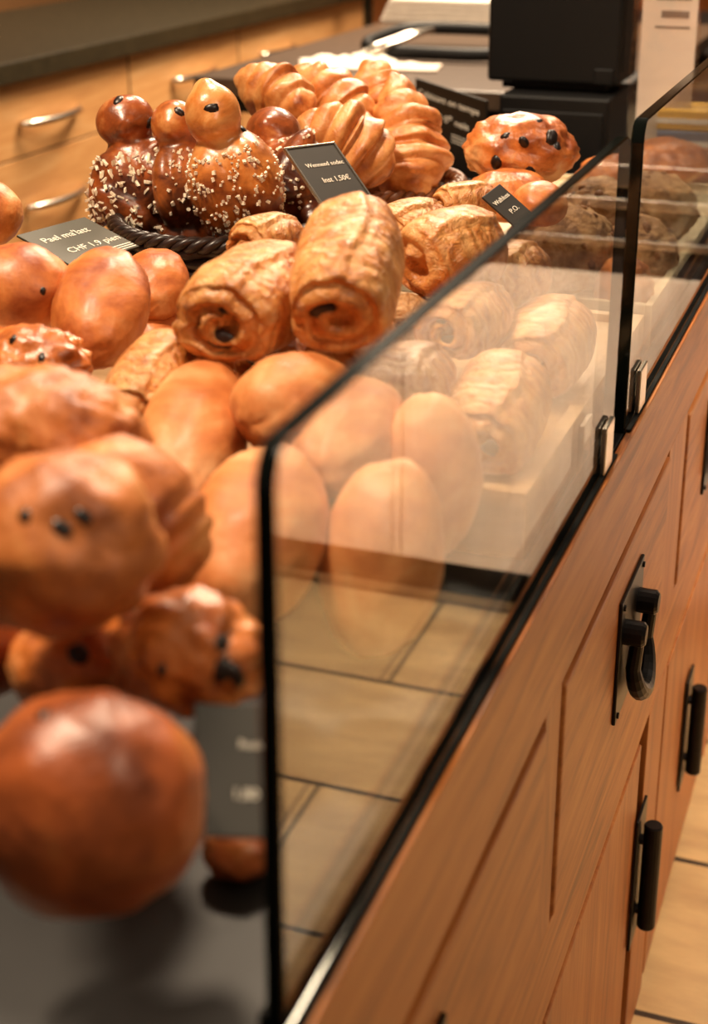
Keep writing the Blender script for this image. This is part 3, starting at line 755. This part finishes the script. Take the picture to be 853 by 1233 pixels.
# ------------------------------------------------------------------ cash desk and clutter at the back
def prism(name, pts, z0, z1, m, parent=None, bev=.003):
    bm = bmesh.new()
    f = bm.faces.new([bm.verts.new((p[0], p[1], z0)) for p in pts])
    r = bmesh.ops.extrude_face_region(bm, geom=[f])
    for v in r['geom']:
        if isinstance(v, bmesh.types.BMVert): v.co.z = z1
    if bev: bmesh.ops.bevel(bm, geom=list(bm.edges), offset=bev, segments=2, affect='EDGES', profile=.5)
    return link_mesh(name, bm_mesh(bm, name), m, parent)
dz = .13
pc = Vector((-0.2258, 2.2948, 0.1300)); pb = Vector((-0.4005, 2.2400, 0.1300)); pa = Vector((-0.5722, 2.4419, 0.1300))
cd_ = thing('cash_drawer', 'wide black cash drawer behind the raisin loaf', 'cash drawer', (pc.x, pc.y, 0))
def rel(b): return (b[0] - pc.x, b[1] - pc.x, b[2] - pc.y, b[3] - pc.y, b[4], b[5])
box('case', rel((pb.x + .004, pc.x, pc.y, pc.y + .34, .001, dz)), M['black'], cd_, bev=.004)
box('drawer_front', rel((pb.x + .01, pc.x - .008, pc.y - .004, pc.y + .002, .012, dz - .022)), M['black_soft'], cd_, bev=.002)
rg = thing('register_display', 'tall black register housing on the cash drawer', 'register', (pc.x, pc.y, dz))
box('housing', rel((pc.x - .205, pc.x + .002, pc.y + .05, pc.y + .20, .012, .40)), M['black'], rg, bev=.006)
box('foot', rel((pc.x - .185, pc.x - .02, pc.y + .07, pc.y + .18, .0005, .013)), M['black_soft'], rg, bev=.002)
box('port_cover', rel((pc.x - .036, pc.x - .006, pc.y + .046, pc.y + .052, .014, .038)), M['black_soft'], rg, bev=.002)
box('side_groove', rel((pc.x + .0015, pc.x + .0035, pc.y + .07, pc.y + .18, .03, .38)), M['black_soft'], rg, bev=.0005)
card('price_sign', (pa.x, pa.y - .02, dz), (pb.x + .004, pb.y - .02, dz), (pa.x, pa.y - .02, .002), M['black'], 'black upright sign left of the cash drawer behind the croissants', [('Calaisant on temps', .05, .20, .86), ('10 0⁰ neis', .30, .42, .48)], rules=((.55, .54, .4), (.55, .58, .4), (.55, .62, .36)), stake=False, t=.004, group=None, hs=.0145)

# dark stone return counter with the tongs, cloth and black frame
sl = thing('return_counter', 'dark brown stone counter behind the croissants', 'counter', (-.8, 3.3, -.9))
def srel(b): return (b[0] + .8, b[1] + .8, b[2] - 3.3, b[3] - 3.3, b[4] + .9, b[5] + .9)
box('stone_top', srel((-1.12, -.28, 2.72, 4.05, .035, .07)), M['stone_brown'], sl, bev=.003)
box('base_cabinet', srel((-1.09, -.31, 2.75, 4.0, .0005, .035)), M['black'], sl, bev=.002)
def crumple(name, c, sx, sy, amp, m, label, cat, seed, rot=0.0, thick=.004):
    n_ = 26; bm = bmesh.new(); g = []
    for i in range(n_):
        for j in range(n_):
            x = (i / (n_ - 1) - .5); y = (j / (n_ - 1) - .5)
            z = amp * (.55 + noise.fractal(Vector((x * 3.2 + seed, y * 3.2, seed)), 1, 2, 3)) * (1 - (2 * max(abs(x), abs(y))) ** 3)
            g.append(bm.verts.new((x * sx * (1 + .1 * noise.noise(Vector((y * 4, seed, 0)))), y * sy * (1 + .1 * noise.noise(Vector((x * 4, seed, 1)))), max(.004, z))))
    for i in range(n_ - 1):
        for j in range(n_ - 1):
            bm.faces.new((g[i * n_ + j], g[(i + 1) * n_ + j], g[(i + 1) * n_ + j + 1], g[i * n_ + j + 1]))
    r = bmesh.ops.extrude_face_region(bm, geom=list(bm.faces))
    for v in r['geom']:
        if isinstance(v, bmesh.types.BMVert): v.co.z -= .0035
    o = link_mesh(name, bm_mesh(bm, name, True), m)
    o.location = c; o.rotation_euler = (0, 0, rot)
    return tag(o, label, cat)
crumple('cloth', (-0.8958, 2.9834, 0.0710), .20, .16, .022, M['white'], 'crumpled white cloth on the stone counter above the croissants', 'cloth', 3, .4)
crumple('paper_sheet', (-0.7991, 2.9630, 0.0710), .20, .10, .012, M['paper'], 'pale paper sheet right of the crumpled cloth', 'paper', 9, .2)
tp = thing('tongs', 'silver serving tongs resting against the cloth', 'tongs', (-0.8619, 3.0934, 0.0800))
bm = bmesh.new()
for s in (-1, 1):
    add_tube(bm, [(-.06, s * .006, 0), (0, s * .020, .018), (.07, s * .016, .036), (.13, 0, .046)], .006, seg=8)
link_mesh('arms', bm_mesh(bm, 'arms', True), M['steel'], tp)
tp.rotation_euler = (0, 0, .9)
fr = thing('wire_frame', 'black rounded loop frame lying left of the register', 'frame', (-0.7527, 3.2453, 0.0850))
bm = bmesh.new(); pts = []
for i in range(64):
    a = 2 * PI * i / 64
    pts.append((.17 * math.copysign(abs(math.cos(a)) ** .5, math.cos(a)), .15 * math.copysign(abs(math.sin(a)) ** .5, math.sin(a)), .012 + .01 * math.sin(a)))
add_tube(bm, pts, .014, seg=10, closed=True)
link_mesh('loop', bm_mesh(bm, 'loop', True), M['black_soft'], fr)
bs = thing('paper_bag_stack', 'cream stack of paper bags behind the register', 'bags', (-0.9149, 3.8142, 0.0710))
for k in range(5):
    box('bag', (-.2 + .006 * k, .2 + .004 * k, 0, .3, .001 + k * .012, .0125 + k * .012), M['white'], bs, bev=.004)

# acrylic sign holder and cartons at right
a0 = Vector((-0.1633, 2.2400, 0.0259)); a1 = Vector((-0.0910, 2.3000, 0.1361))
hd = thing('sign_holder', 'clear upright holder with printed paper right of the register', 'sign', (a0.x - .024, 2.30, .0005))
wd = .080
box('clear_sleeve', (-.012, wd + .006, -.003, .003, 0, .39), M['acrylic'], hd, bev=.0005)
box('paper', (.0, wd, .0035, .0045, .005, .385), M['paper'], hd, bev=0)
for k, (fx, z, ln, hh) in enumerate(((.03, .305, .03, .004), (.012, .29, .055, .003), (.03, .272, .03, .003), (.025, .255, .045, .009), (.028, .205, .04, .010), (.02, .23, .05, .003), (.02, .19, .05, .003), (.078, .25, .008, .06))):
    box('printed_line', (fx, fx + ln, .0028, .0038, z + .045, z + .045 + hh), M['print'], hd, bev=0)
box('foot', (-.012, wd + .006, -.03, .05, 0, .004), M['acrylic'], hd, bev=.001)
def carton(c, d, m, label, rot=.2):
    o = thing('carton', label, 'carton', c, 'coloured cartons at the far end'); o.rotation_euler = (0, 0, rot)
    box('box', (-d[0] / 2, d[0] / 2, -d[1] / 2, d[1] / 2, 0, d[2]), m, o, bev=.003)
    box('printed_band', (-d[0] / 2 - .001, d[0] / 2 + .001, -d[1] / 2 - .001, d[1] / 2 + .001, d[2] * .35, d[2] * .6), M['white'], o, bev=0)
    return o
carton((-.10, 2.33, .0005), (.12, .10, .055), M['yellow'], 'yellow carton, lowest of the stack behind the farther glass', .1)
carton((-.10, 2.33, .056), (.115, .095, .035), M['blue'], 'blue carton in the middle of the stack behind glass', .15)
carton((-.10, 2.33, .0915), (.11, .09, .03), M['yellow'], 'yellow carton, topmost of the stack behind the farther glass', .05)

# ------------------------------------------------------------------ back drawers and worktop
wt = box('back_worktop', (-2.2, -1.575, .3, 5.2, .025, .07), M['stone'], bev=.004)
tag(wt, 'long dark stone worktop over the pale wooden drawers', 'worktop')
BX = -1.6
def bow_handle(parent, y, z, o0):
    bm = bmesh.new(); P = []
    for i in range(13):
        t = i / 12
        P.append((BX + .004 + .030 * math.sin(PI * t) ** .6, y - .125 + .25 * t, z))
    add_tube(bm, P, .0085, seg=10)
    bmesh.ops.translate(bm, verts=bm.verts, vec=-Vector(o0))
    return link_mesh('bow_handle', bm_mesh(bm, 'bow_handle', True), M['steel'], parent)
for n_, (y0, y1, lab) in enumerate(((1.3, 2.34, 'pale wooden drawer unit mostly hidden at the left edge'), (2.345, 3.35, 'pale wooden drawer unit with two bright handles at left'), (3.355, 4.0, 'pale wooden drawer unit above the dough figures'), (4.005, 5.15, 'pale wooden drawer unit at the far end of the worktop'))):
    o0 = (BX, (y0 + y1) / 2, -.9)
    u = thing('drawer_unit', lab, 'drawers', o0, 'pale wooden drawer units at the back')
    def ur(b): return (b[0] - o0[0], b[1] - o0[0], b[2] - o0[1], b[3] - o0[1], b[4] - o0[2], b[5] - o0[2])
    box('carcass', ur((-2.15, BX - .002, y0, y1, -.899, .0245)), M['oak_gap'], u)
    for (z0, z1) in ((-.138, .02), (-.36, -.142), (-.60, -.364), (-.85, -.604)):
        d = box('drawer', ur((BX - .02, BX, y0 + .002, y1 - .002, z0, z1)), M['light_oak'], u, bev=.0015)
        hy = {1: 2.97, 2: 3.70, 3: 4.27}.get(n_, (y0 + y1) / 2)
        bow_handle(d, hy, (z0 + z1) / 2 - (.01 if z0 > -.2 else 0), o0)
ps = box('glass_post', (-1.45, -1.43, 4.62, 4.66, -.9, .35), M['edge'], bev=.002)
tag(ps, 'dark green upright glass edge at the end of the pale drawers', 'post')
sh = thing('far_shelving', 'pale wooden shelving blurred at the far end', 'shelf', (-1.6, 6.6, -.9))
for x in (-2.6, -1.4, -.2, 1.2):
    box('upright', (x + 1.6 - .02, x + 1.6 + .02, 0, .4, 0, 2.0), M['light_oak'], sh)
for z in (.0, .45, .85, 1.25, 1.65):
    box('shelf_board', (-1.0, 2.8, 0.001, .4, z, z + .03), M['light_oak'], sh)
box('back_panel', (-1.0, 2.8, .4, .42, 0, 2.0), M['light_oak'], sh)

# ------------------------------------------------------------------ the cross counter on the customers' side (seen mirrored in the glass)
xc = thing('cross_counter', 'pale wooden counter across the aisle, mirrored in the glass', 'counter', (1.2, 2.55, -.9))
def xr(b): return (b[0] - 1.2, b[1] - 1.2, b[2] - 2.55, b[3] - 2.55, b[4] + .9, b[5] + .9)
for (x0, x1) in ((.055, .628), (.632, 1.2), (1.204, 1.8), (1.804, 2.4)):
    box('front_panel', xr((x0, x1, 2.55, 2.57, -.8, -.207)), M['pale_panel'], xc, bev=.001)
box('plinth', xr((.055, 2.4, 2.62, 2.66, -.899, -.8)), M['black_soft'], xc, bev=0)
box('body', xr((.055, 2.4, 2.575, 3.2, -.799, -.05)), M['oak_gap'], xc, bev=0)
for zz, hh in ((-.156, .014), (-.09, .018)):
    box('steel_rail', xr((.055, 2.4, 2.552, 2.566, zz, zz + hh)), M['steel'], xc, bev=.002)
box('steel_top', xr((.055, 2.4, 2.53, 3.2, -.049, -.01)), M['steel'], xc, bev=.002)
